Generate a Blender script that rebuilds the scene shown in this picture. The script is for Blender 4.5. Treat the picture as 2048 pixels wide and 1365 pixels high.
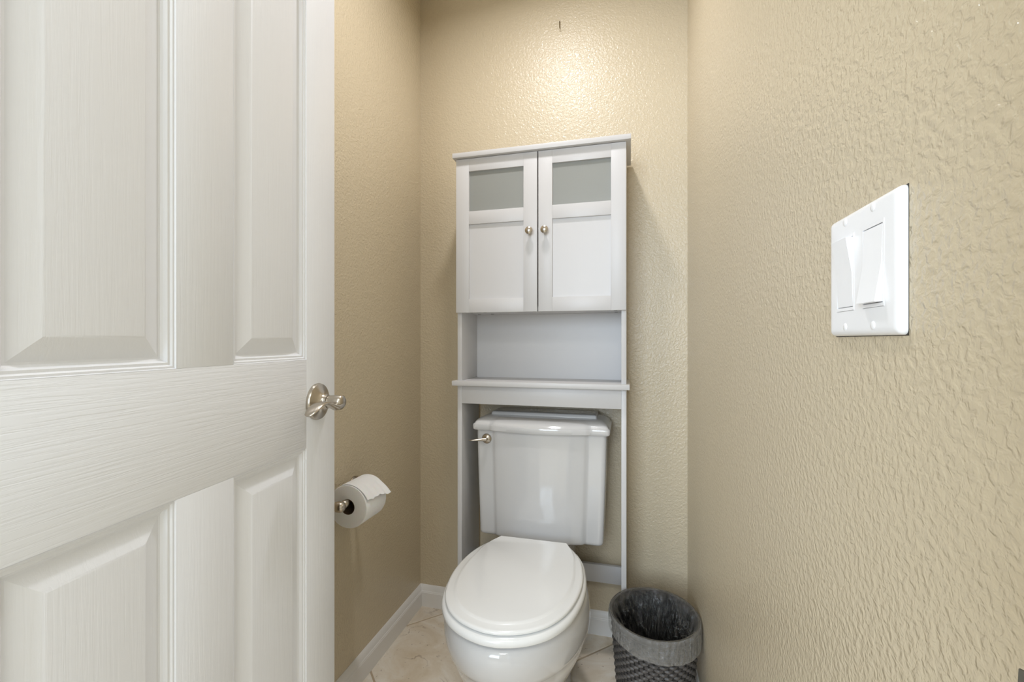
import bpy, bmesh, math, random
from mathutils import Vector, noise
from math import sin, cos, pi, radians as R
random.seed(7)
for o in list(bpy.data.objects): bpy.data.objects.remove(o, do_unlink=True)
S = bpy.context.scene
C = S.collection

# ------------------------------------------------------------ camera, world, lights, exposure
XL, XR, D, HC, CEIL = -0.8166, 0.192, 1.65, 1.06, 2.44
YF = 0.15                                   # inner face of the wall with the doorway
cam = bpy.data.cameras.new('camera'); co = bpy.data.objects.new('camera', cam); C.objects.link(co)
cam.sensor_width = 36; cam.lens = 895 / 2048 * 36; cam.clip_start = 0.01
co.location = (0, 0, HC); co.rotation_euler = (pi/2, 0, R(14.773)); S.camera = co
S.view_settings.view_transform = 'Standard'; S.view_settings.look = 'None'
S.view_settings.gamma = 1; S.view_settings.use_curve_mapping = False
S.view_settings.exposure = 0.1
W = bpy.data.worlds.new('world'); S.world = W; W.use_nodes = True
W.node_tree.nodes['Background'].inputs[0].default_value = (0.93, 0.96, 1, 1)
W.node_tree.nodes['Background'].inputs[1].default_value = 1.0
def area(name, loc, rot, sx, sy, power, col, shape='RECTANGLE', spread=180):
    l = bpy.data.lights.new(name, 'AREA'); l.shape = shape; l.size = sx
    if shape in ('RECTANGLE', 'ELLIPSE'): l.size_y = sy
    l.energy = power; l.color = col; l.spread = R(spread)
    o = bpy.data.objects.new(name, l); o.location = loc; o.rotation_euler = rot; C.objects.link(o); return o
# the recessed lamp in the toilet closet, the bathroom's window and its ceiling lamp behind the camera
area('closet_lamp', (-0.295, 1.02, CEIL-0.004), (0, 0, 0), 0.12, 0.12, 7.5, (0.98, 0.975, 1.0), 'DISK', 168)
area('bathroom_window', (-0.7, -1.85, 1.5), (R(90), 0, R(-14)), 1.5, 1.4, 66, (0.71, 0.84, 1.0))
area('bathroom_lamp', (0.1, -0.75, CEIL-0.03), (0, 0, 0), 0.5, 0.5, 10, (0.93, 0.97, 1.0))

# ------------------------------------------------------------ helpers
def link(o, parent=None):
    C.objects.link(o)
    if parent: o.parent = parent
    return o
def meshobj(name, me, m, parent=None, smooth=None):
    if m and not me.materials: me.materials.append(m)
    if smooth is not None:
        for p in me.polygons: p.use_smooth = True
        if smooth < 180: me.set_sharp_from_angle(angle=R(smooth))
    return link(bpy.data.objects.new(name, me), parent)
def obj(name, bm, m, parent=None, smooth=None):
    bmesh.ops.recalc_face_normals(bm, faces=bm.faces[:])
    me = bpy.data.meshes.new(name); bm.to_mesh(me); bm.free()
    return meshobj(name, me, m, parent, smooth)
def empty(name, loc=(0, 0, 0), rz=0):
    o = bpy.data.objects.new(name, None); o.location = loc; o.rotation_euler = (0, 0, rz); o.empty_display_size = .05
    return link(o)
def tag(o, label=None, cat=None, group=None, kind=None):
    if label: o['label'] = label
    if cat: o['category'] = cat
    if group: o['group'] = group
    if kind: o['kind'] = kind
    return o
def addbox(bm, a, b, bev=0, seg=2):
    vs = [bm.verts.new((x, y, z)) for x in (a[0], b[0]) for y in (a[1], b[1]) for z in (a[2], b[2])]
    fs = [(0,1,3,2),(4,6,7,5),(0,4,5,1),(2,3,7,6),(0,2,6,4),(1,5,7,3)]
    faces = [bm.faces.new([vs[i] for i in f]) for f in fs]
    if bev:
        es = list({e for f in faces for e in f.edges})
        bmesh.ops.bevel(bm, geom=es, offset=bev, segments=seg, affect='EDGES', profile=.5)
def box(name, a, b, m, parent=None, bev=0, seg=2):
    bm = bmesh.new(); addbox(bm, a, b, bev, seg)
    return obj(name, bm, m, parent, 40 if bev else None)
def addloft(bm, rings, cap0=True, cap1=True, closed=True):
    V = [[bm.verts.new(p) for p in r] for r in rings]
    n = len(V[0])
    for a, b in zip(V, V[1:]):
        for i in range(n if closed else n-1):
            j = (i+1) % n
            bm.faces.new((a[i], a[j], b[j], b[i]))
    if cap0: bm.faces.new(V[0][::-1])
    if cap1: bm.faces.new(V[-1])
def loft(name, rings, m, parent=None, cap0=True, cap1=True, smooth=45):
    bm = bmesh.new(); addloft(bm, rings, cap0, cap1); return obj(name, bm, m, parent, smooth)
def addrev(bm, prof, o, ax, n=32):
    """profile [(radius, distance along axis)] turned about axis ax through o"""
    ax = Vector(ax).normalized(); o = Vector(o)
    u = ax.orthogonal().normalized(); v = ax.cross(u)
    addloft(bm, [[o + ax*h + (u*cos(2*pi*i/n) + v*sin(2*pi*i/n))*max(r, 1e-5) for i in range(n)] for r, h in prof])
def rev(name, prof, o, ax, m, parent=None, n=32, smooth=35):
    bm = bmesh.new(); addrev(bm, prof, o, ax, n); return obj(name, bm, m, parent, smooth)
def addtube(bm, path, rad, n=14, up=(0, 0, 1), flat=None):
    """tube along path; rad: number or list; flat: list of (half width along side, half height) per point"""
    P = [Vector(p) for p in path]; rings = []
    up = Vector(up)
    for i, p in enumerate(P):
        t = (P[min(i+1, len(P)-1)] - P[max(i-1, 0)]).normalized()
        side = t.cross(up).normalized(); w = side.cross(t).normalized()
        a, b = flat[i] if flat else ((rad if isinstance(rad, (int, float)) else rad[i]),)*2
        rings.append([p + side*a*cos(2*pi*k/n) + w*b*sin(2*pi*k/n) for k in range(n)])
    addloft(bm, rings)
def tube(name, path, rad, m, parent=None, n=14, up=(0, 0, 1), flat=None):
    bm = bmesh.new(); addtube(bm, path, rad, n, up, flat); return obj(name, bm, m, parent, 60)

# ------------------------------------------------------------ materials
def srgb(r, g, b):
    f = lambda c: ((c/255 + .055)/1.055)**2.4 if c > 10 else c/255/12.92
    return (f(r), f(g), f(b), 1)
def mat(name, col, rough=.5, metal=0, coat=0, spec=.5):
    m = bpy.data.materials.new(name); m.use_nodes = True
    b = m.node_tree.nodes['Principled BSDF']
    b.inputs['Base Color'].default_value = col; b.inputs['Roughness'].default_value = rough
    b.inputs['Metallic'].default_value = metal; b.inputs['Coat Weight'].default_value = coat
    b.inputs['Coat Roughness'].default_value = .06; b.inputs['Specular IOR Level'].default_value = spec
    return m
def nd(m, t, **kw):
    n = m.node_tree.nodes.new(t)
    for k, v in kw.items():
        if k in n.inputs: n.inputs[k].default_value = v
        else: setattr(n, k, v)
    return n
def lk(m, a, b): m.node_tree.links.new(a, b)
def coords(m, scale=(1, 1, 1)):
    t = nd(m, 'ShaderNodeTexCoord'); mp = nd(m, 'ShaderNodeMapping'); mp.inputs['Scale'].default_value = scale
    lk(m, t.outputs['Object'], mp.inputs['Vector']); return mp.outputs['Vector']
def bump(m, h, dist, strength=1, prev=None):
    b = nd(m, 'ShaderNodeBump'); b.inputs['Distance'].default_value = dist; b.inputs['Strength'].default_value = strength
    lk(m, h, b.inputs['Height'])
    if prev: lk(m, prev, b.inputs['Normal'])
    lk(m, b.outputs['Normal'], m.node_tree.nodes['Principled BSDF'].inputs['Normal']); return b.outputs['Normal']

def wall_mat():
    m = mat('wall_paint', srgb(209, 195, 168), .38, spec=.5); b = m.node_tree.nodes['Principled BSDF']
    v = coords(m)
    n1 = nd(m, 'ShaderNodeTexNoise', Scale=150, Detail=2.5, Roughness=.5, Distortion=.35); lk(m, v, n1.inputs['Vector'])
    r = nd(m, 'ShaderNodeMapRange'); r.interpolation_type = 'SMOOTHSTEP'
    r.inputs['From Min'].default_value = .28; r.inputs['From Max'].default_value = .75
    lk(m, n1.outputs['Fac'], r.inputs['Value'])
    nrm = bump(m, r.outputs['Result'], .0011, .75)
    n2 = nd(m, 'ShaderNodeTexNoise', Scale=420, Detail=2); lk(m, v, n2.inputs['Vector'])
    bump(m, n2.outputs['Fac'], .0003, .5, nrm)
    n3 = nd(m, 'ShaderNodeTexNoise', Scale=2.2, Detail=3); lk(m, v, n3.inputs['Vector'])
    rr = nd(m, 'ShaderNodeMapRange'); rr.inputs['To Min'].default_value = .20; rr.inputs['To Max'].default_value = .27
    lk(m, n3.outputs['Fac'], rr.inputs['Value']); lk(m, rr.outputs['Result'], b.inputs['Roughness'])
    return m
WALL = wall_mat()
CEILM = mat('ceiling_paint', srgb(225, 220, 208), .7)
TRIM = mat('trim_paint', srgb(236, 234, 231), .35)
def white_wood(name, col, axis, depth=.00035, rough=.34, across=230):
    """painted moulded wood grain; axis = direction of the grain in the object's own axes"""
    m = mat(name, col, rough)
    sc = [across]*3; sc[axis] = 9
    n1 = nd(m, 'ShaderNodeTexNoise', Scale=1, Detail=3.5, Roughness=.6, Distortion=.35); lk(m, coords(m, sc), n1.inputs['Vector'])
    r = nd(m, 'ShaderNodeMapRange'); r.inputs['From Min'].default_value = .35; r.inputs['From Max'].default_value = .55
    lk(m, n1.outputs['Fac'], r.inputs['Value']); bump(m, r.outputs['Result'], depth, .7); return m
DW = srgb(236, 238, 243)
DOORV = white_wood('door_paint_upright_grain', DW, 2, .00014, .36)
DOORH = white_wood('door_paint_level_grain', DW, 0, .00032, .36, 240)
CAB = white_wood('cabinet_foil', srgb(208, 206, 205), 2, .00005, .38, 500)
CABH = white_wood('cabinet_foil_level', srgb(208, 206, 205), 0, .00005, .38, 500)
PORC = mat('porcelain', srgb(208, 207, 206), .09, coat=.4)
SEATM = mat('seat_plastic', srgb(234, 234, 232), .16, coat=.1)
def brushed(name, col, rough):
    m = mat(name, col, rough, 1)
    n1 = nd(m, 'ShaderNodeTexNoise', Scale=1, Detail=2); lk(m, coords(m, (90, 90, 1500)), n1.inputs['Vector'])
    bump(m, n1.outputs['Fac'], .00004, .4); return m
NICK = brushed('satin_nickel', srgb(190, 182, 170), .27)
PLAST = mat('switch_plastic', srgb(250, 250, 252), .28)
DARK = mat('dark_gap', srgb(60, 56, 50), .7)
GREYM = mat('strike_metal', srgb(105, 103, 98), .4, 1)
GROUT = mat('grout', srgb(190, 172, 147), .9)
def tile_mat():
    m = mat('travertine', srgb(205, 188, 165), .38); b = m.node_tree.nodes['Principled BSDF']
    v = coords(m)
    oi = nd(m, 'ShaderNodeObjectInfo'); ad = nd(m, 'ShaderNodeVectorMath', operation='MULTIPLY_ADD')
    ad.inputs[1].default_value = (9, 5, 3); lk(m, oi.outputs['Random'], ad.inputs[0]); lk(m, v, ad.inputs[2])
    n1 = nd(m, 'ShaderNodeTexNoise', Scale=6, Detail=7, Roughness=.62, Distortion=.9); lk(m, ad.outputs[0], n1.inputs['Vector'])
    cr = nd(m, 'ShaderNodeValToRGB'); e = cr.color_ramp.elements
    e[0].position = .32; e[0].color = srgb(214, 196, 168); e[1].position = .68; e[1].color = srgb(246, 240, 228)
    k = e.new(.5); k.color = srgb(232, 219, 199)
    lk(m, n1.outputs['Fac'], cr.inputs['Fac'])
    n2 = nd(m, 'ShaderNodeTexNoise', Scale=3.4, Detail=6, Roughness=.55, Distortion=1.6); lk(m, ad.outputs[0], n2.inputs['Vector'])
    s = nd(m, 'ShaderNodeMath', operation='SUBTRACT'); s.inputs[1].default_value = .5; lk(m, n2.outputs['Fac'], s.inputs[0])
    a = nd(m, 'ShaderNodeMath', operation='ABSOLUTE'); lk(m, s.outputs[0], a.inputs[0])
    r = nd(m, 'ShaderNodeMapRange'); r.inputs['From Max'].default_value = .011; r.inputs['To Min'].default_value = .55; r.inputs['To Max'].default_value = 0
    lk(m, a.outputs[0], r.inputs['Value'])
    n3 = nd(m, 'ShaderNodeTexNoise', Scale=9, Detail=2); lk(m, ad.outputs[0], n3.inputs['Vector'])
    g = nd(m, 'ShaderNodeMapRange'); g.inputs['From Min'].default_value = .5; g.inputs['From Max'].default_value = .62; lk(m, n3.outputs['Fac'], g.inputs['Value'])
    mu = nd(m, 'ShaderNodeMath', operation='MULTIPLY'); lk(m, r.outputs[0], mu.inputs[0]); lk(m, g.outputs[0], mu.inputs[1])
    mx = nd(m, 'ShaderNodeMix', data_type='RGBA'); lk(m, mu.outputs[0], mx.inputs[0]); lk(m, cr.outputs[0], mx.inputs[6]); mx.inputs[7].default_value = srgb(128, 98, 70)
    # small pits
    vo = nd(m, 'ShaderNodeTexNoise', Scale=95, Detail=2); lk(m, ad.outputs[0], vo.inputs['Vector'])
    pr = nd(m, 'ShaderNodeMapRange'); pr.inputs['From Min'].default_value = .70; pr.inputs['From Max'].default_value = .76; pr.inputs['To Max'].default_value = .6; lk(m, vo.outputs['Fac'], pr.inputs['Value'])
    m2 = nd(m, 'ShaderNodeMix', data_type='RGBA'); lk(m, pr.outputs[0], m2.inputs[0]); lk(m, mx.outputs[2], m2.inputs[6]); m2.inputs[7].default_value = srgb(120, 92, 64)
    lk(m, m2.outputs[2], b.inputs['Base Color'])
    bump(m, n1.outputs['Fac'], .0015, .4); return m
TILE = tile_mat()
def frosted():
    m = mat('frosted_glass', srgb(205, 206, 200), .30); nt = m.node_tree; b = nt.nodes['Principled BSDF']
    b.inputs['Transmission Weight'].default_value = .55; b.inputs['IOR'].default_value = 1.3
    v = coords(m, (2, 2, 120)); n = nd(m, 'ShaderNodeTexNoise', Scale=1, Detail=3); lk(m, v, n.inputs['Vector']); bump(m, n.outputs['Fac'], .0004, .4)
    return m
FROST = frosted()
def paper():
    m = mat('tissue_paper', srgb(240, 240, 240), .95, spec=.1)
    n = nd(m, 'ShaderNodeTexNoise', Scale=160, Detail=4); lk(m, coords(m), n.inputs['Vector']); bump(m, n.outputs['Fac'], .0006, .5)
    m.node_tree.nodes['Principled BSDF'].inputs['Subsurface Weight'].default_value = .15
    m.node_tree.nodes['Principled BSDF'].inputs['Subsurface Scale'].default_value = .01
    return m
PAPER = paper()
CARD = mat('cardboard_core', srgb(90, 72, 55), .9)
BINM = mat('grey_bin_plastic', srgb(84, 80, 77), .42)
BIND = mat('dark_bin_plastic', srgb(30, 29, 28), .5)
def liner(nm, fac):
    m = bpy.data.materials.new(nm); m.use_nodes = True; nt = m.node_tree
    nt.nodes.remove(nt.nodes['Principled BSDF'])
    n = nd(m, 'ShaderNodeTexNoise', Scale=34, Detail=5, Roughness=.6, Distortion=2.2); lk(m, coords(m, (1, 1, .45)), n.inputs['Vector'])
    bp = nd(m, 'ShaderNodeBump'); bp.inputs['Distance'].default_value = .02; bp.inputs['Strength'].default_value = .8; lk(m, n.outputs['Fac'], bp.inputs['Height'])
    t = nd(m, 'ShaderNodeBsdfTransparent'); t.inputs[0].default_value = (.95, .95, .94, 1)
    d = nd(m, 'ShaderNodeBsdfDiffuse'); d.inputs[0].default_value = srgb(214, 212, 206)
    g = nd(m, 'ShaderNodeBsdfGlossy'); g.inputs['Roughness'].default_value = .09
    for q in (d, g): lk(m, bp.outputs[0], q.inputs['Normal'])
    x = nd(m, 'ShaderNodeMixShader'); lw = nd(m, 'ShaderNodeLayerWeight'); lw.inputs['Blend'].default_value = .35; lk(m, bp.outputs[0], lw.inputs['Normal'])
    pw = nd(m, 'ShaderNodeMath', operation='POWER'); pw.inputs[1].default_value = 2.5; lk(m, lw.outputs['Facing'], pw.inputs[0])
    mm = nd(m, 'ShaderNodeMath', operation='MULTIPLY_ADD'); mm.inputs[1].default_value = .55; mm.inputs[2].default_value = fac; lk(m, pw.outputs[0], mm.inputs[0]); lk(m, mm.outputs[0], x.inputs[0])
    lk(m, t.outputs[0], x.inputs[1]); lk(m, d.outputs[0], x.inputs[2])
    f = nd(m, 'ShaderNodeFresnel'); f.inputs['IOR'].default_value = 1.9; lk(m, bp.outputs[0], f.inputs['Normal'])
    y = nd(m, 'ShaderNodeMixShader'); lk(m, f.outputs[0], y.inputs[0]); lk(m, x.outputs[0], y.inputs[1]); lk(m, g.outputs[0], y.inputs[2])
    lk(m, y.outputs[0], nt.nodes['Material Output'].inputs[0]); return m
LINER = liner('liner_film', .01); HEM = liner('liner_film_doubled_hem', .22)

# ------------------------------------------------------------ setting
def st(o): o['kind'] = 'structure'; return o
T = .10
st(box('wall_left', (XL-T, YF, 0), (XL, D+T, CEIL), WALL))
st(box('wall_back', (XL, D, 0), (XR, D+T, CEIL), WALL))
st(box('wall_right', (XR, YF, 0), (XR+T, D+T, CEIL), WALL))
OL, OR = -.505, .122                        # doorway
bm = bmesh.new()
addbox(bm, (-1.7, .03, 0), (OL-.02, YF, CEIL)); addbox(bm, (OR+.02, .03, 0), (1.3, YF, CEIL)); addbox(bm, (OL-.02, .03, 2.07), (OR+.02, YF, CEIL))
st(obj('wall_front', bm, WALL))
# the bathroom the closet opens from (behind the camera)
st(box('wall_bathroom_left', (-1.8, -2.2, 0), (-1.7, .15, CEIL), CEILM))
st(box('wall_bathroom_right', (1.3, -2.2, 0), (1.4, .15, CEIL), CEILM))
st(box('wall_bathroom_back', (-1.8, -2.3, 0), (1.4, -2.2, CEIL), CEILM))
# ceiling with the hole-free recessed lamp below it
st(box('ceiling', (-1.8, -2.3, CEIL), (1.4, D+T, CEIL+.08), CEILM))
# floor: grout bed + diagonal tiles
floor = st(box('floor', (-1.8, -2.3, -.06), (1.4, D+T, -.0012), GROUT))
def clip(poly, axis, val, keep_less):
    out = []
    for i in range(len(poly)):
        a, b = poly[i], poly[(i+1) % len(poly)]
        ia = (a[axis] <= val) == keep_less; ib = (b[axis] <= val) == keep_less
        if ia: out.append(a)
        if ia != ib:
            t = (val-a[axis])/(b[axis]-a[axis]); out.append((a[0]+t*(b[0]-a[0]), a[1]+t*(b[1]-a[1])))
    return out
PIT = .655; G = .0044                        # step in (Y-X) and (Y+X)
def tiles(x0, x1, y0, y1):
    for i in range(-6, 6):
        for j in range(-6, 6):
            a0, a1 = 1.660+i*PIT+G, 1.660+(i+1)*PIT-G
            b0, b1 = .468+j*PIT+G, .468+(j+1)*PIT-G
            p = [((b-a)/2, (a+b)/2) for a, b in ((a0, b0), (a0, b1), (a1, b1), (a1, b0))]
            for ax, v, k in ((0, x0, False), (0, x1, True), (1, y0, False), (1, y1, True)):
                p = clip(p, ax, v, k)
                if len(p) < 3: break
            if len(p) < 3: continue
            q = [Vector((x, y, 0)) for x, y in p]; c = sum(q, Vector())/len(q)
            area2 = abs(sum(q[k].x*q[(k+1) % len(q)].y - q[(k+1) % len(q)].x*q[k].y for k in range(len(q))))
            if area2 < 1e-4: continue
            ins = [v + (c-v).normalized()*.002 for v in q]
            loft('tile', [[(v.x, v.y, -.0012) for v in q], [(v.x, v.y, -.0006) for v in q], [(v.x, v.y, 0) for v in ins]], TILE, floor, True, True, 30)
tiles(XL, XR, YF+.0, D)
tiles(OL, OR, .03, YF)
tiles(-1.7, 1.3, -2.2, .03)
# baseboards: profile (height, thickness)
BP = [(0, .013), (.055, .013), (.0565, .0118), (.0595, .0115), (.062, .0095), (.072, .0075), (.079, .0045), (.083, .0015)]
def baseboard(name, p0, p1, nrm):
    p0, p1, nrm = Vector(p0), Vector(p1), Vector(nrm)
    d = (p1-p0).normalized()
    rings = []
    for p, sgn in ((p0, 1), (p1, -1)):
        rings.append([p + nrm*t + d*sgn*t + Vector((0, 0, h)) for h, t in BP] + [p + Vector((0, 0, .083)), p + Vector((0, 0, 0))])
    return st(loft(name, rings, TRIM, None, True, True, 25))
baseboard('baseboard_left', (XL, YF+.02, 0), (XL, D, 0), (1, 0, 0))
baseboard('baseboard_back', (XL, D, 0), (XR, D, 0), (0, -1, 0))
baseboard('baseboard_right', (XR, D, 0), (XR, YF+.02, 0), (-1, 0, 0))
# door frame with the strike plate on its right jamb
fr = bmesh.new()
addbox(fr, (OL-.02, .03, 0), (OL, YF, 2.05)); addbox(fr, (OR, .03, 0), (OR+.02, YF, 2.05)); addbox(fr, (OL-.02, .03, 2.05), (OR+.02, YF, 2.07))
addbox(fr, (OR+.004, YF, 0), (OR+.058, YF+.012, 2.11)); addbox(fr, (OL-.058, YF, 0), (OL-.004, YF+.012, 2.11)); addbox(fr, (OL-.004, YF, 2.054), (OR+.004, YF+.012, 2.11))
frame = st(obj('trim_1', fr, TRIM))
sp = bmesh.new(); addbox(sp, (.1195, .118, .918), (.1222, .152, .975), .0005)
addtube(sp, [(.1205, .150, .9435), (.119, .157, .9435), (.1155, .163, .9435), (.1125, .168, .9435)], 1, 10, (0, 0, 1), [(.0012, .0195)]*4)
st_ = obj('strike_plate', sp, GREYM, frame, 40); st_['label'] = 'dark grey metal strike plate lip on door jamb'

# ------------------------------------------------------------ panelled door (opened against the left)
P0 = (-.5682, .7706)
door = box('door_1', (0, -.035, .012), (.621, -.0115, 2.04), DW and DOORV); st(door)
door.location = (P0[0], P0[1], 0); door.rotation_euler = (0, 0, R(-83.37))
SX = [(0, .0935), (.265, .356), (.5275, .621)]      # stiles and mullion
RZ = [(.012, .24), (.869, 1.0267), (1.70, 1.80), (1.93, 2.04)]
for a, b in (SX[0], SX[2]):
    box('stile', (a, -.0115, .012), (b, 0, 2.04), DOORV, door, .0006)
for a, b in RZ:
    box('rail', (SX[0][1], -.0115, a), (SX[2][0], -.0001, b), DOORH, door, .0005)
PROF = [(0, 0), (.0008, -.0018), (.0032, -.0018), (.0048, -.0040), (.0078, -.0040), (.0098, -.0078), (.0122, -.0096), (.0145, -.0098), (.0360, -.0022), (.038, -.0012), (.0392, -.0010)]
for (z0, z1) in ((.24, .869), (1.0267, 1.70), (1.80, 1.93)):
    box('mullion', (SX[1][0], -.0115, z0), (SX[1][1], -.0001, z1), DOORV, door, .0005)
    for x0, x1 in ((SX[0][1], SX[1][0]), (SX[1][1], SX[2][0])):
        rings = [[(x0, -.0115, z0), (x1, -.0115, z0), (x1, -.0115, z1), (x0, -.0115, z1)]]
        for off, y in PROF:
            rings.append([(x0+off, y, z0+off), (x1-off, y, z0+off), (x1-off, y, z1-off), (x0+off, y, z1-off)])
        loft('panel', rings, DOORV, door, True, True, 18)
# lever handle (local frame: x towards the hinge, y out of the door, z up)
hz = .948; hx = .062
hd = rev('door_handle', [(0, 0), (.0335, 0), (.0340, .003), (.0325, .0065), (.0285, .0085), (.020, .0115), (.0145, .0155), (.0128, .020), (.0125, .0235), (0, .0235)], (hx, 0, hz), (0, 1, 0), NICK, door, 48)
hd['label'] = 'satin nickel lever handle with round rosette'
lv = bmesh.new()
addrev(lv, [(0, .024), (.0115, .024), (.0118, .026), (.0125, .038), (.0130, .046), (.0122, .051), (.009, .0535), (0, .054)], (hx, 0, hz), (0, 1, 0), 32)
path = [(hx-.004, .0445, hz-.004), (hx+.004, .0455, hz-.007), (hx+.013, .0445, hz-.0075), (hx+.023, .0430, hz-.004), (hx+.034, .0415, hz+.001), (hx+.046, .0400, hz+.004), (hx+.057, .0390, hz+.003), (hx+.067, .0380, hz-.001), (hx+.076, .0370, hz-.0065), (hx+.082, .0362, hz-.011), (hx+.0845, .036, hz-.013)]
fl = [(.006, .0075), (.0100, .0078), (.0105, .0060), (.0105, .0042), (.0108, .0036), (.0112, .0032), (.0116, .0030), (.0118, .0028), (.0110, .0026), (.008, .0022), (.003, .001)]
addtube(lv, path, 1, 18, (0, 0, 1), fl)
obj('lever', lv, NICK, hd, 60)

# ------------------------------------------------------------ over-toilet cabinet
cabi = empty('storage_cabinet', (-.2935, 1.54, 0))
tag(cabi, 'tall white over-toilet cabinet with two frosted-glass doors, an open shelf and long legs', 'cabinet')
def cp(name, a, b, m=CAB, parent=None, bev=.0008):      # parts given in room coordinates
    o = box(name, a, b, m, None, bev); par = parent or cabi; o.parent = par
    off = par_world(par); o.location = (-off[0], -off[1], -off[2]); return o
def par_world(p):
    v = Vector((0, 0, 0))
    while p: v += Vector(p.location); p = p.parent
    return v
X0, X1, Y0, Y1 = -.576, -.011, 1.447, 1.632
th = .0155
for a, b in ((X0, X0+th), (X1-th, X1)):
    cp('side_panel', (a, Y0, .924), (b, Y1, 1.681))
    cp('leg', (a, Y0, 0), (b, Y1, .908))
cp('top_board', (-.584, 1.418, 1.681), (.003, 1.637, 1.697), CABH)
cp('shelf', (-.588, 1.424, .908), (-.001, 1.637, .924), CABH)
cp('apron', (X0+th, Y0+.001, .845), (X1-th, Y0+.016, .908), CABH)
cp('bottom_panel', (X0+th, Y0, 1.158), (X1-th, 1.606, 1.173), CABH)
cp('inner_shelf', (X0+th, Y0+.03, 1.475), (X1-th, 1.606, 1.488), CABH)
cp('back_panel', (X0+th, 1.606, .924), (X1-th, 1.612, 1.681), CABH, None, 0)
cp('stretcher', (X0+th, 1.612, .204), (X1-th, 1.627, .266), CABH)
for x in (-.535, -.485, -.045):
    for y in (1.475, 1.56):
        s_ = rev('screw_cap', [(0, 0), (.0055, 0), (.0055, .0012), (0, .0012)], (x, y, 1.1572), (0, 0, 1), GREYM, cabi, 16); s_.location = -par_world(cabi)
ZB, ZT, DY0, DY1 = 1.1565, 1.679, 1.431, 1.4465
def cdoor(xa, xb, knob_x, lab):
    bm = bmesh.new(); sw = .046
    addbox(bm, (xa, DY0, ZB), (xa+sw, DY1, ZT), .0005); addbox(bm, (xb-sw, DY0, ZB), (xb, DY1, ZT), .0005)
    for za, zb in ((ZB, 1.2024), (1.456, 1.500), (1.636, ZT)):
        addbox(bm, (xa+sw, DY0+.0002, za), (xb-sw, DY1, zb), .0004)
    d = obj('door', bm, CAB, cabi, 40); d['label'] = lab
    d.location = -par_world(cabi)
    def sub(o): o.parent = d; return o
    p = box('inset_panel', (xa+sw-.0, DY0+.0065, 1.2024), (xb-sw, DY0+.0125, 1.456), CAB); sub(p)
    g = box('glass_pane', (xa+sw, DY0+.0075, 1.500), (xb-sw, DY0+.0115, 1.636), FROST); sub(g); g['label'] = 'frosted glass pane'
    k = rev('knob', [(0, 0), (.0062, 0), (.0058, .002), (.0046, .006), (.0048, .010), (.0085, .0135), (.0118, .0165), (.0128, .020), (.0118, .0235), (.008, .0262), (.003, .0273), (0, .0275)], (knob_x, DY0, 1.418), (0, -1, 0), NICK); sub(k)
    k['label'] = 'satin nickel knob'
cdoor(X0+.001, -.2925, -.3165, None); cdoor(-.2888, X1-.0005, -.2655, None)
for o in bpy.data.objects:
    if o.name.startswith('door') and o.get('label') is None and 'label' in o: del o['label']

# ------------------------------------------------------------ toilet
TX = -.2915
toi = empty('toilet', (TX, 1.3, 0)); tag(toi, 'white two-piece toilet with closed lid standing below the cabinet', 'toilet')
def tp(name, rings, m, parent=None, smooth=45, cap0=True, cap1=True):
    o = loft(name, rings, m, None, cap0, cap1, smooth); o.parent = parent or toi
    if not parent: o.location = -par_world(toi)
    return o
def tank_out(hw, yf, yb, bow, z, rc=.014, zb=0):
    """outline: back edge at yb, front at yf, bowed in the middle by 'bow' metres, rounded corners"""
    P = []
    def corner(cx, cy, a0):
        for k in range(6):
            a = a0 + k*pi/10; P.append((cx + rc*cos(a), cy + rc*sin(a)))
    corner(hw-rc, yb-rc, 0); corner(-hw+rc, yb-rc, pi/2); corner(-hw+rc, yf+rc, pi)
    N = 64; lim = hw-rc
    for k in range(1, N):
        x = -lim + 2*lim*k/N; a = abs(x)/(hw*.715)
        if a < .96: f = .22 + .78*cos(a*pi/2)**.9
        else:
            f0 = .22 + .78*cos(.96*pi/2)**.9
            t = min(1, (a-.96)/.07); f = f0*(1 - t*t*(3-2*t))
        P.append((x, yf - bow*f))
    corner(hw-rc, yf+rc, 1.5*pi)
    return [(TX + x, y, z + zb*0) for x, y in P]
TB = 1.625
rg = []
for z, hw, yf, bow in ((.3990, .190, 1.476, .020), (.4000, .201, 1.463, .031), (.404, .2070, 1.4585, .0335), (.411, .2085, 1.4570, .0335), (.50, .2115, 1.457, .0325), (.62, .2155, 1.456, .030), (.745, .2185, 1.455, .0285), (.760, .2185, 1.455, .0285)):
    rg.append(tank_out(hw, yf, TB, bow, z))
tank = tp('tank', rg, PORC, smooth=50)
lr = []
for z, hw, yf, bow, rc in ((.757, .218, 1.455, .028, .014), (.7572, .227, 1.446, .0285, .012), (.760, .2295, 1.4435, .0285, .012), (.771, .2305, 1.4425, .0285, .012), (.776, .2295, 1.4435, .0285, .012), (.7785, .2265, 1.4465, .0285, .012), (.7795, .2250, 1.448, .0285, .012), (.7835, .2235, 1.450, .028, .012), (.789, .2195, 1.4565, .027, .014), (.794, .2125, 1.468, .024, .018), (.7975, .204, 1.483, .017, .022), (.7995, .195, 1.499, .008, .020), (.8002, .187, 1.511, .001, .014), (.8008, .1845, 1.514, 0, .006), (.808, .1835, 1.516, 0, .006), (.8105, .181, 1.519, 0, .006), (.8115, .176, 1.524, 0, .005)):
    lr.append(tank_out(hw, yf, TB + (hw-.2185 if hw > .2185 else -(.2185-hw)*.35), bow, z, rc))
tp('tank_lid', lr, PORC, smooth=38)
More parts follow.
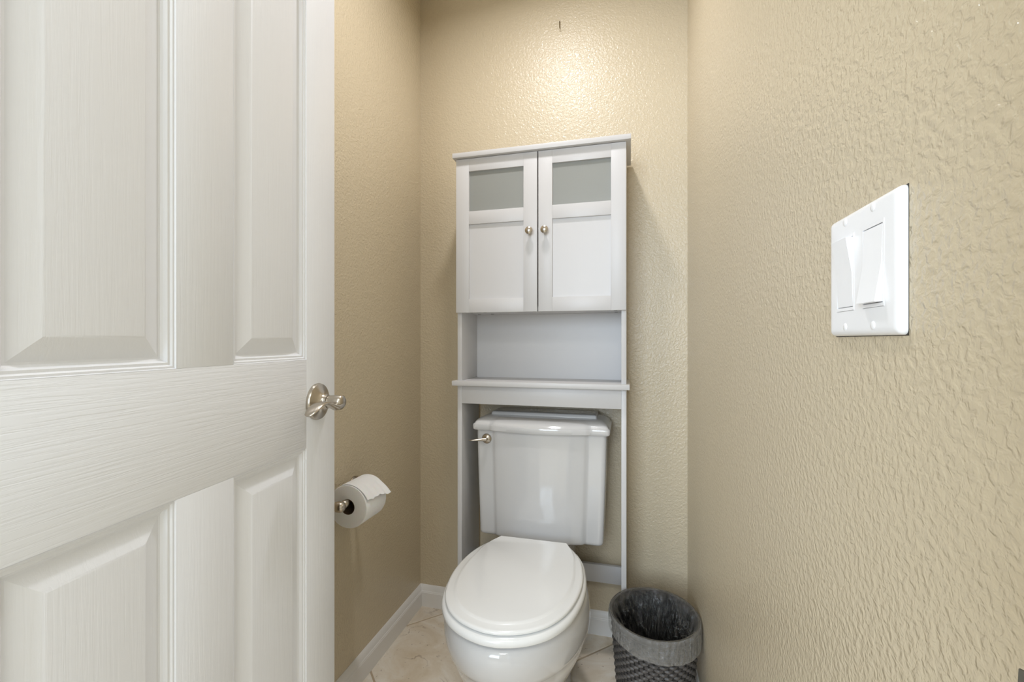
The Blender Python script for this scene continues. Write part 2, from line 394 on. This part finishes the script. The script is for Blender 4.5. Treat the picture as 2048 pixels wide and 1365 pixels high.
# flush lever
lx, lz = -.4725, .727
fl_ = rev('flush_lever', [(0, 0), (.0172, 0), (.0172, .0015), (.0150, .0045), (.0110, .0068), (.0065, .0085), (.006, .016), (0, .0162)], (lx, 1.4545, lz), (0, -1, 0), NICK, toi, 32)
fl_.location = -par_world(toi); fl_['label'] = 'satin nickel flush lever'
ar = tube('arm', [(lx+.004, 1.4375, lz), (lx-.004, 1.436, lz), (lx-.016, 1.430, lz), (lx-.032, 1.424, lz-.0005), (lx-.046, 1.419, lz-.001), (lx-.052, 1.417, lz-.001)], 1, NICK, fl_, 14, (0, 0, 1), [(.004, .0055), (.0055, .006), (.0055, .0048), (.006, .0036), (.005, .0025), (.0015, .0012)])
# seat and lid outlines: half width against distance from the back edge
def interp(tab, t):
    for (a, va), (b, vb) in zip(tab, tab[1:]):
        if t <= b: 
            u = (t-a)/(b-a); return va + (vb-va)*u
    return tab[-1][1]
def egg(back, front, hwmax, hwb, z, n=72, pb=.22, cx=TX, tb=.50):
    """closed outline from the back edge round the front; widest at fraction tb from the back"""
    L = back-front; P = []
    ym = back - L*tb; lf = ym-front; lb = back-ym
    K = n//2
    right = []
    for k in range(K+1):                      # front tip -> widest point
        a = pi/2*k/K
        right.append((hwmax*sin(a)**1.0, ym - lf*cos(a)**.97 if a < pi/2-1e-6 else ym))
    M = 26
    for k in range(1, M+1):                   # widest -> back corner
        u = k/M
        w = hwb + (hwmax-hwb)*max(0, 1-(u/.52)**2)
        # concave run-out at the very back
        right.append((w, ym + lb*u))
    return right
def closed_outline(right, z, cx=TX):
    pts = [(cx + x, y, z) for x, y in right]
    pts += [(cx - x, y, z) for x, y in right[::-1]][:-1]
    return pts
def lid_half(off=0):
    B, F = 1.370, .915
    tab = [(0, .1085), (.006, .110), (.022, .119), (.045, .1335), (.08, .1505), (.12, .1625), (.17, .1705), (.22, .1728), (.27, .1695), (.32, .1600), (.36, .1465), (.395, .1270), (.42, .1060), (.44, .0800), (.452, .0560), (.459, .0350), (.4635, .0150), (.464, 0)]
    # smooth with Catmull-Rom
    pts = [(w, B-t*.974) for t, w in tab]
    P = [Vector((w, y)) for w, y in pts]
    P = [Vector((P[0].x-.004, P[0].y+.004))] + P + [Vector((-P[-2].x, P[-2].y))]
    out = []
    for i in range(1, len(P)-2):
        for k in range(4):
            t = k/4
            a, b, c, d = P[i-1], P[i], P[i+1], P[i+2]
            out.append(.5*((2*b) + (c-a)*t + (2*a-5*b+4*c-d)*t*t + (3*b-a-3*c+d)*t**3))
    out.append(P[-2])
    if off:
        res = []
        for i, p in enumerate(out):
            o_ = off
            if off < -.01:
                t = min(1, max(0, (B - p.y)/.15)); o_ = -.006 + (off+.006)*t*t*(3-2*t)
            if i == 0: res.append(Vector((p.x+o_*.6, p.y+o_))); continue
            q0, q1 = out[i-1], out[min(len(out)-1, i+1)]
            if i == len(out)-1: n = Vector((0, -1))
            else:
                t = (q1-q0).normalized(); n = Vector((-t.y, t.x))
                if n.x < 0 and p.x > .02: n = -n
                if n.y > 0 and p.x <= .02: n = -n
            y = p.y + n.y*o_
            if i < 12: y = min(y, out[0].y + o_ - .0004*i)
            res.append(Vector((max(0, p.x + n.x*o_), y)))
        out = res
    return [(p.x, p.y) for p in out]
def ringy(half, z, taper_back=0):
    pts = [(TX + x, y, z) for x, y in half] + [(TX - x, y, z) for x, y in half[-2::-1]]
    return pts
lid_r = [ringy(lid_half(-.004), .4285), ringy(lid_half(0), .4290), ringy(lid_half(.0005), .4325), ringy(lid_half(-.0015), .4355), ringy(lid_half(-.006), .4368),
         ringy(lid_half(-.019), .4378), ringy(lid_half(-.0215), .4390), ringy(lid_half(-.026), .4412), ringy(lid_half(-.029), .4418)]
lid = tp('seat_lid', lid_r, SEATM, smooth=60)
SO = .008
def seat_half(off):
    h = lid_half(off)
    # the seat ring is fuller than the lid towards the hinges
    out = []
    for x, y in h:
        t = 1.370 - y
        if t < .12: x = x + .010*min(1, t/.03)*(1 - t/.12)
        out.append((x, y))
    return out
tp('seat', [ringy(seat_half(-.004), .4035), ringy(seat_half(.005), .4045), ringy(seat_half(.009), .4085), ringy(seat_half(.0085), .4165), ringy(seat_half(.005), .4220), ringy(seat_half(-.001), .4245), ringy(seat_half(-.010), .4262)], SEATM, smooth=60)
for sx in (-1, 1):
    h = rev('hinge', [(0, 0), (.0085, 0), (.0095, .002), (.0095, .020), (.0085, .022), (0, .022)], (TX + sx*.0985 - .011, 1.385, .4085), (1, 0, 0), SEATM, toi, 20); h.location = -par_world(toi)
# bowl: stacked egg-shaped sections (z, front y, back y, half width, half width at the back, position of widest)
def bowl_ring(z, yf, yb, hw, hwb, tb):
    return closed_outline(egg(yb, yf, hw, hwb, z, tb=tb), z)
sec = [(0, 1.055, 1.56, .118, .105, .50), (.012, 1.053, 1.56, .120, .107, .50), (.02, 1.060, 1.56, .115, .104, .50), (.08, 1.068, 1.56, .112, .102, .50), (.13, 1.050, 1.57, .117, .102, .52),
       (.17, 1.015, 1.58, .135, .102, .54), (.21, .982, 1.59, .155, .102, .56), (.25, .957, 1.60, .171, .103, .57), (.28, .943, 1.60, .1795, .104, .58), (.300, .9355, 1.60, .1838, .104, .58), (.3035, .932, 1.60, .1860, .104, .58),
       (.307, .928, 1.60, .1880, .104, .58), (.32, .9205, 1.60, .1890, .104, .58), (.34, .913, 1.60, .1885, .105, .59), (.358, .909, 1.60, .1870, .105, .59), (.372, .908, 1.60, .1845, .105, .59), (.385, .911, 1.60, .1795, .105, .59), (.393, .916, 1.60, .1745, .104, .59), (.3975, .925, 1.597, .168, .102, .59), (.3985, .937, 1.59, .155, .098, .59)]
tp('bowl', [bowl_ring(*s) for s in sec], PORC, smooth=70)
for sx in (-1, 1):
    b_ = rev('bolt_cap', [(0, 0), (.013, 0), (.013, .006), (.010, .013), (.004, .016), (0, .0165)], (TX + sx*.088, 1.30, .012), (0, 0, 1), PORC, toi, 20); b_.location = -par_world(toi)

# ------------------------------------------------------------ toilet paper and holder on the left wall
AX, AZ = -.744, .620
hold = empty('toilet_paper_holder', (XL, 1.115, AZ)); tag(hold, 'satin nickel two-post paper holder mounted on left wall', 'holder')
def hp(o): o.parent = hold; o.location = -par_world(hold); return o
for y in (1.030, 1.200):
    b = bmesh.new()
    addrev(b, [(0, 0), (.0270, 0), (.0275, .003), (.0245, .0065), (.0165, .0085), (.0135, .011), (.0085, .015), (.0070, .022), (.0070, .050), (.0090, .053), (.0095, .056), (.0075, .059)], (XL, y, AZ), (1, 0, 0), 28)
    addrev(b, [(0, -.0005), (.0075, 0), (.0125, .003), (.0145, .009), (.0145, .018), (.0125, .024), (.009, .0265), (.0085, .0275), (.0055, .0285), (0, .0285)], (XL+.0585, y, AZ), (1, 0, 0), 28)
    hp(obj('post', b, NICK, None, 40))
hp(rev('spindle', [(0, 0), (.006, 0), (.0095, .004), (.0115, .010), (.0095, .017), (.0080, .019), (.0080, .127), (.0095, .129), (.0115, .135), (.0095, .142), (.006, .146), (0, .146)], (AX, 1.042, AZ), (0, 1, 0), NICK, None, 24))
RR, RC, ra, rb = .0590, .0205, 1.064, 1.166
rz = AZ - (RC - .008)
roll = empty('toilet_paper_roll', (AX, 1.115, rz)); tag(roll, 'white toilet paper roll hanging on the wall holder', 'toilet paper')
def rp(o): o.parent = roll; o.location = -par_world(roll); return o
b = bmesh.new(); n = 72; rings = []
for r, y in ((RC+.0008, ra+.001), (RR-.004, ra), (RR-.001, ra+.001), (RR, ra+.004), (RR, (ra+rb)/2), (RR, rb-.004), (RR-.001, rb-.001), (RR-.004, rb), (RC+.0008, rb-.001), (RC+.0008, ra+.001)):
    rings.append([(AX + (r + (.0008*noise.noise(Vector((i*.3, y*20, 0))) if r > .04 else 0))*cos(2*pi*i/n), y, rz + r*sin(2*pi*i/n)) for i in range(n)])
addloft(b, rings, False, False)
rp(obj('paper', b, PAPER, None, 40))
b = bmesh.new(); rings = []
for r, y in ((RC+.0007, ra+.0005), (RC+.0007, rb-.0005), (RC-.0004, rb-.0005), (RC-.0004, ra+.0005), (RC+.0007, ra+.0005)):
    rings.append([(AX + r*cos(2*pi*i/40), y, rz + r*sin(2*pi*i/40)) for i in range(40)])
addloft(b, rings, False, False)
rp(obj('cardboard_core', b, CARD, None, 40))
# loose end sheet lying over the top and standing off to the room side
b = bmesh.new(); NA, NB = 26, 20; grid = []
for i in range(NA+1):
    row = []; u = i/NA
    for j in range(NB+1):
        v = j/NB; y = ra + .003 + (rb-ra-.003)*v
        jag = .10*sin(v*9) + .05*sin(v*31+1) + .13*(v-.5)
        ang = R(112) - u*R(99 - 8*(1-v) + 34*jag*.6)
        lift = .0012 + .016*(max(0, u-.62)/.38)**1.6*(.25+.75*v) + .0012*sin(v*26+u*3)*u
        r = RR + lift
        row.append(b.verts.new((AX + r*cos(ang), y, rz + r*sin(ang))))
    grid.append(row)
for i in range(NA):
    for j in range(NB): b.faces.new((grid[i][j], grid[i+1][j], grid[i+1][j+1], grid[i][j+1]))
rp(obj('loose_sheet', b, PAPER, None, 180))

# ------------------------------------------------------------ light switch on the right wall
F = XR - .0065
sy0, sy1, sz0, sz1 = .3800, .4950, 1.0645, 1.1725
sw = empty('light_switch', (XR, (sy0+sy1)/2, (sz0+sz1)/2)); tag(sw, 'white double rocker light switch on right wall', 'light switch')
def swp(o, par=None): o.parent = par or sw; o.location = -par_world(sw) if not par else (0, 0, 0); return o
b = bmesh.new()
G1 = (sy1 - .0335, sy0 + .0345)              # centres of far and near rocker
zc = (sz0+sz1)/2; zc = 1.120
ow, oh = .0168, .0335
# face plate: bevelled slab with two rectangular openings
def rect(y0, y1, z0, z1, x): return [(x, y0, z0), (x, y1, z0), (x, y1, z1), (x, y0, z1)]
def rrect(y0, y1, z0, z1, x, r, k=5):
    P = []
    for cy, cz, a0 in ((y1-r, z1-r, 0), (y0+r, z1-r, pi/2), (y0+r, z0+r, pi), (y1-r, z0+r, 1.5*pi)):
        for i in range(k+1):
            a = a0 + i*pi/2/k; P.append((x, cy + r*cos(a), cz + r*sin(a)))
    return P
rr = []
for x, o_ in ((XR, 0), (XR-.002, 0), (XR-.0042, .0008), (XR-.0056, .0022), (XR-.0063, .0042), (F, .0065)):
    rr.append(rrect(sy0+o_, sy1-o_, sz0+o_, sz1-o_, x, max(.001, .004-o_*.4)))
V = [[b.verts.new(p) for p in r] for r in rr]
nn = len(V[0])
for a_, c_ in zip(V, V[1:]):
    for i in range(nn): b.faces.new((a_[i], a_[(i+1) % nn], c_[(i+1) % nn], c_[i]))
edges = [b.edges.get((V[-1][i], V[-1][(i+1) % nn])) for i in range(nn)]
for yc in G1:
    h = [b.verts.new(p) for p in rrect(yc-ow, yc+ow, zc-oh, zc+oh, F, .0012, 3)]
    h2 = [b.verts.new(p) for p in rrect(yc-ow, yc+ow, zc-oh, zc+oh, XR-.001, .0012, 3)]
    m_ = len(h)
    for i in range(m_):
        edges.append(b.edges.new((h[i], h[(i+1) % m_])))
        b.faces.new((h[i], h[(i+1) % m_], h2[(i+1) % m_], h2[i]))
bmesh.ops.triangle_fill(b, edges=edges, use_beauty=True)
swp(obj('plate', b, PLAST, None, 30))
swp(box('dark_edge_strip', (XR-.0003, sy0-.0003, sz0-.0006), (XR+.002, sy1+.0003, sz1), DARK))  # added dark strip, draws the dark line between plate and wall
for yc, up in ((G1[0], 1), (G1[1], -1)):
    # frame of the rocker filling the opening, with a fine gap
    bm = bmesh.new()
    iw, ih = ow-.00025, oh-.00025
    for a0, a1, c0, c1 in ((-iw, iw, ih-.0028, ih), (-iw, iw, -ih, -ih+.0028), (-iw, -iw+.0016, -ih+.0028, ih-.0028), (iw-.0016, iw, -ih+.0028, ih-.0028)):
        addbox(bm, (F-.0004, yc+a0, zc+c0), (XR-.0015, yc+a1, zc+c1))
    addbox(bm, (XR-.0022, yc-iw, zc-ih), (XR-.001, yc+iw, zc+ih))
    fr_ = swp(obj('rocker_frame', bm, PLAST))
    w, h_ = iw-.002, ih-.0034
    # paddle: side profile with a fold in the middle; one half stands out
    prof = [(-h_, F-.0002 if up > 0 else F-.0056), (0, F-.0010), (h_, F-.0056 if up > 0 else F-.0002)]
    bm = bmesh.new()
    A = [bm.verts.new((x, yc-w, zc+z)) for z, x in prof] + [bm.verts.new((XR-.002, yc-w, zc+h_)), bm.verts.new((XR-.002, yc-w, zc-h_))]
    B_ = [bm.verts.new((v.co.x, yc+w, v.co.z)) for v in A]
    for i in range(5): bm.faces.new((A[i], A[(i+1) % 5], B_[(i+1) % 5], B_[i]))
    bm.faces.new(A); bm.faces.new(B_)
    bmesh.ops.recalc_face_normals(bm, faces=bm.faces[:])
    bmesh.ops.bevel(bm, geom=bm.edges[:], offset=.0003, segments=2, affect='EDGES')
    pd = obj('rocker', bm, PLAST, None, 30); swp(pd); pd['label'] = 'rocker with its upper half standing out' if up > 0 else 'rocker with its lower half standing out'
    for z in (zc+.0458, zc-.0475):
        bm = bmesh.new(); addrev(bm, [(0, 0), (.0034, 0), (.0034, .0003), (.0028, .0007), (.001, .0009), (0, .0009)], (F+.0001, yc, z), (-1, 0, 0), 20)
        swp(obj('screw', bm, PLAST, None, 30))

# ------------------------------------------------------------ small hook high on the back wall
hk = tube('wall_hook', [(-.2508, D+.004, 2.242), (-.2508, D-.004, 2.242), (-.2508, D-.010, 2.240), (-.2510, D-.013, 2.233), (-.2512, D-.012, 2.222), (-.2508, D-.009, 2.216), (-.2500, D-.013, 2.212), (-.2495, D-.018, 2.214)], .0014, brushed('old_brass', srgb(120, 105, 75), .4), None, 8, (1, 0, 0))
tag(hk, 'tiny metal screw hook in back wall above the cabinet', 'hook')

# ------------------------------------------------------------ waste bin with liner, beside the toilet
BX, BY, BZ, RT, RB = .0655, 1.330, .288, .120, .098
bin_ = empty('waste_bin', (BX, BY, 0)); bin_.scale = (1, 1.06, 1); tag(bin_, 'grey woven-look round waste bin in the corner right of the toilet', 'bin')
def brad(z): return RB + (RT-RB)*z/BZ
n = 96
def circ(r, z, n=n): return [(r*cos(2*pi*i/n), r*sin(2*pi*i/n), z) for i in range(n)]
loft('body', [circ(brad(.0)-.006, 0), circ(brad(.27)-.005, .27), circ(RT-.0035, .272), circ(RT-.0035, .2868), circ(RT-.0046, .2868), circ(brad(.27)-.008, .27), circ(brad(.01)-.008, .006), circ(.01, .006)], BIND, bin_, True, True, 40)
loft('rim', [circ(RT-.0032, .272), circ(RT+.000, .272), circ(RT+.0025, .276), circ(RT+.003, .283), circ(RT+.001, .288), circ(RT-.001, .2885), circ(RT-.003, .285), circ(RT-.0032, .272)], BINM, bin_, False, False, 60)
bm = bmesh.new(); rows = 27; NR = 56; SEG = NR*4; hrow = .262/rows
for k in range(rows):
    z = .008 + hrow*(k+.5); V = []
    for i in range(SEG):
        th_ = 2*pi*i/SEG
        wv = sin(th_*NR/2 + pi*k)
        r = brad(z) - .0012 + .0022*wv
        hh = hrow*(.50 + .05*wv)
        c, s = cos(th_), sin(th_)
        V.append([bm.verts.new((q*c, q*s, z+dz)) for q, dz in ((r-.003, hh*.95), (r+.0008, hh*.55), (r+.0014, 0), (r+.0008, -hh*.55), (r-.003, -hh*.95))])
    for i in range(SEG):
        a_, c_ = V[i], V[(i+1) % SEG]
        for j in range(4): bm.faces.new((a_[j], a_[j+1], c_[j+1], c_[j]))
wv_ = obj('weave', bm, BINM, bin_, 180); wv_['kind'] = 'stuff'
# upright ribs between the strands
bm = bmesh.new()
for i in range(NR):
    a = 2*pi*(i+.5)/NR
    p = [Vector((brad(z)*cos(a)*.982, brad(z)*sin(a)*.982, z)) for z in (.004, .272)]
    addtube(bm, p, .0018, 5, (cos(a), sin(a), 0))
rb_ = obj('ribs', bm, BIND, bin_, 60); rb_['kind'] = 'stuff'
# liner film folded over the rim
bm = bmesh.new(); NL = 420; V = []
prof = [('o', -.050), ('o', -.046), ('o', -.036), ('o', -.025), ('o', -.012), ('o', -.004)]
for i in range(NL):
    a = 2*pi*i/NL; c, s = cos(a), sin(a)
    hem = .9 + .22*sin(a+2.4) + .07*noise.noise(Vector((c*4, s*4, 1)))
    col = []
    def crk(z, am, f=7): return am*noise.noise(Vector((c*f, s*f, z*14))) 
    for _, dz in prof:
        z = BZ + dz*hem
        r = RT + .0045 + .0016*noise.noise(Vector((c*16, s*16, z*26))) + .0015*abs(dz)/.05
        col.append((r*c, r*s, z))
    for r, z in ((RT+.0045, BZ), (RT+.002, BZ+.0035), (RT-.003, BZ+.0035), (RT-.0075, BZ)):
        r += .0006*noise.noise(Vector((c*20, s*20, 3)))
        col.append((r*c, r*s, z))
    for k in range(1, 31):
        t = k/30; z = BZ - .25*t
        ph = a*5 + 1.5*noise.noise(Vector((c*2, s*2, t*1.5)))
        fold = (1 - abs(sin(ph)))**2.2 + .5*(1 - abs(sin(ph*2.3 + t*1.2)))**3
        ins = (.004 + .030*fold*min(1, t*2.5))*(.7+.8*noise.noise(Vector((c*3, s*3, 5)))) + .03*t*t
        rid = abs(noise.noise(Vector((c*11, s*11, z*38)))); rid2 = abs(noise.noise(Vector((c*24, s*24, z*70+4))))
        r = brad(z) - .010 - max(0, ins) - (.010*(1-rid*3 if rid < .33 else 0) + .004*(1-rid2*3 if rid2 < .33 else 0))*min(1, t*5)
        r = min(r, brad(z) - .009)
        col.append((r*c, r*s, z))
    col.append((.03*c, .03*s, BZ-.262))
    V.append([bm.verts.new(p) for p in col])
for i in range(NL):
    a_, c_ = V[i], V[(i+1) % NL]
    for j in range(len(a_)-1): bm.faces.new((a_[j], a_[j+1], c_[j+1], c_[j]))
bm.faces.new([v[-1] for v in V])
ln = obj('bin_liner', bm, LINER, None, 180); ln.data.materials.append(HEM)
for p in ln.data.polygons:
    if (p.center.x**2+p.center.y**2)**.5 > RT+.0015: p.material_index = 1
ln.location = (BX, BY, 0); ln.scale = (1, 1.06, 1)
tag(ln, 'translucent plastic bag lining the grey bin, folded over its rim', 'bin liner')

# ------------------------------------------------------------ recessed lamp trim on the ceiling
cl = empty('ceiling_light', (-.295, 1.02, CEIL)); tag(cl, 'round recessed white ceiling light above the toilet', 'ceiling light')
bm = bmesh.new()
addloft(bm, [[(r*cos(2*pi*i/48), r*sin(2*pi*i/48), z) for i in range(48)] for r, z in ((.071, 0), (.071, -.006), (.075, -.008), (.09, -.006), (.095, -.001), (.095, 0), (.071, 0))], False, False)
obj('trim_ring', bm, CEILM, cl, 40)
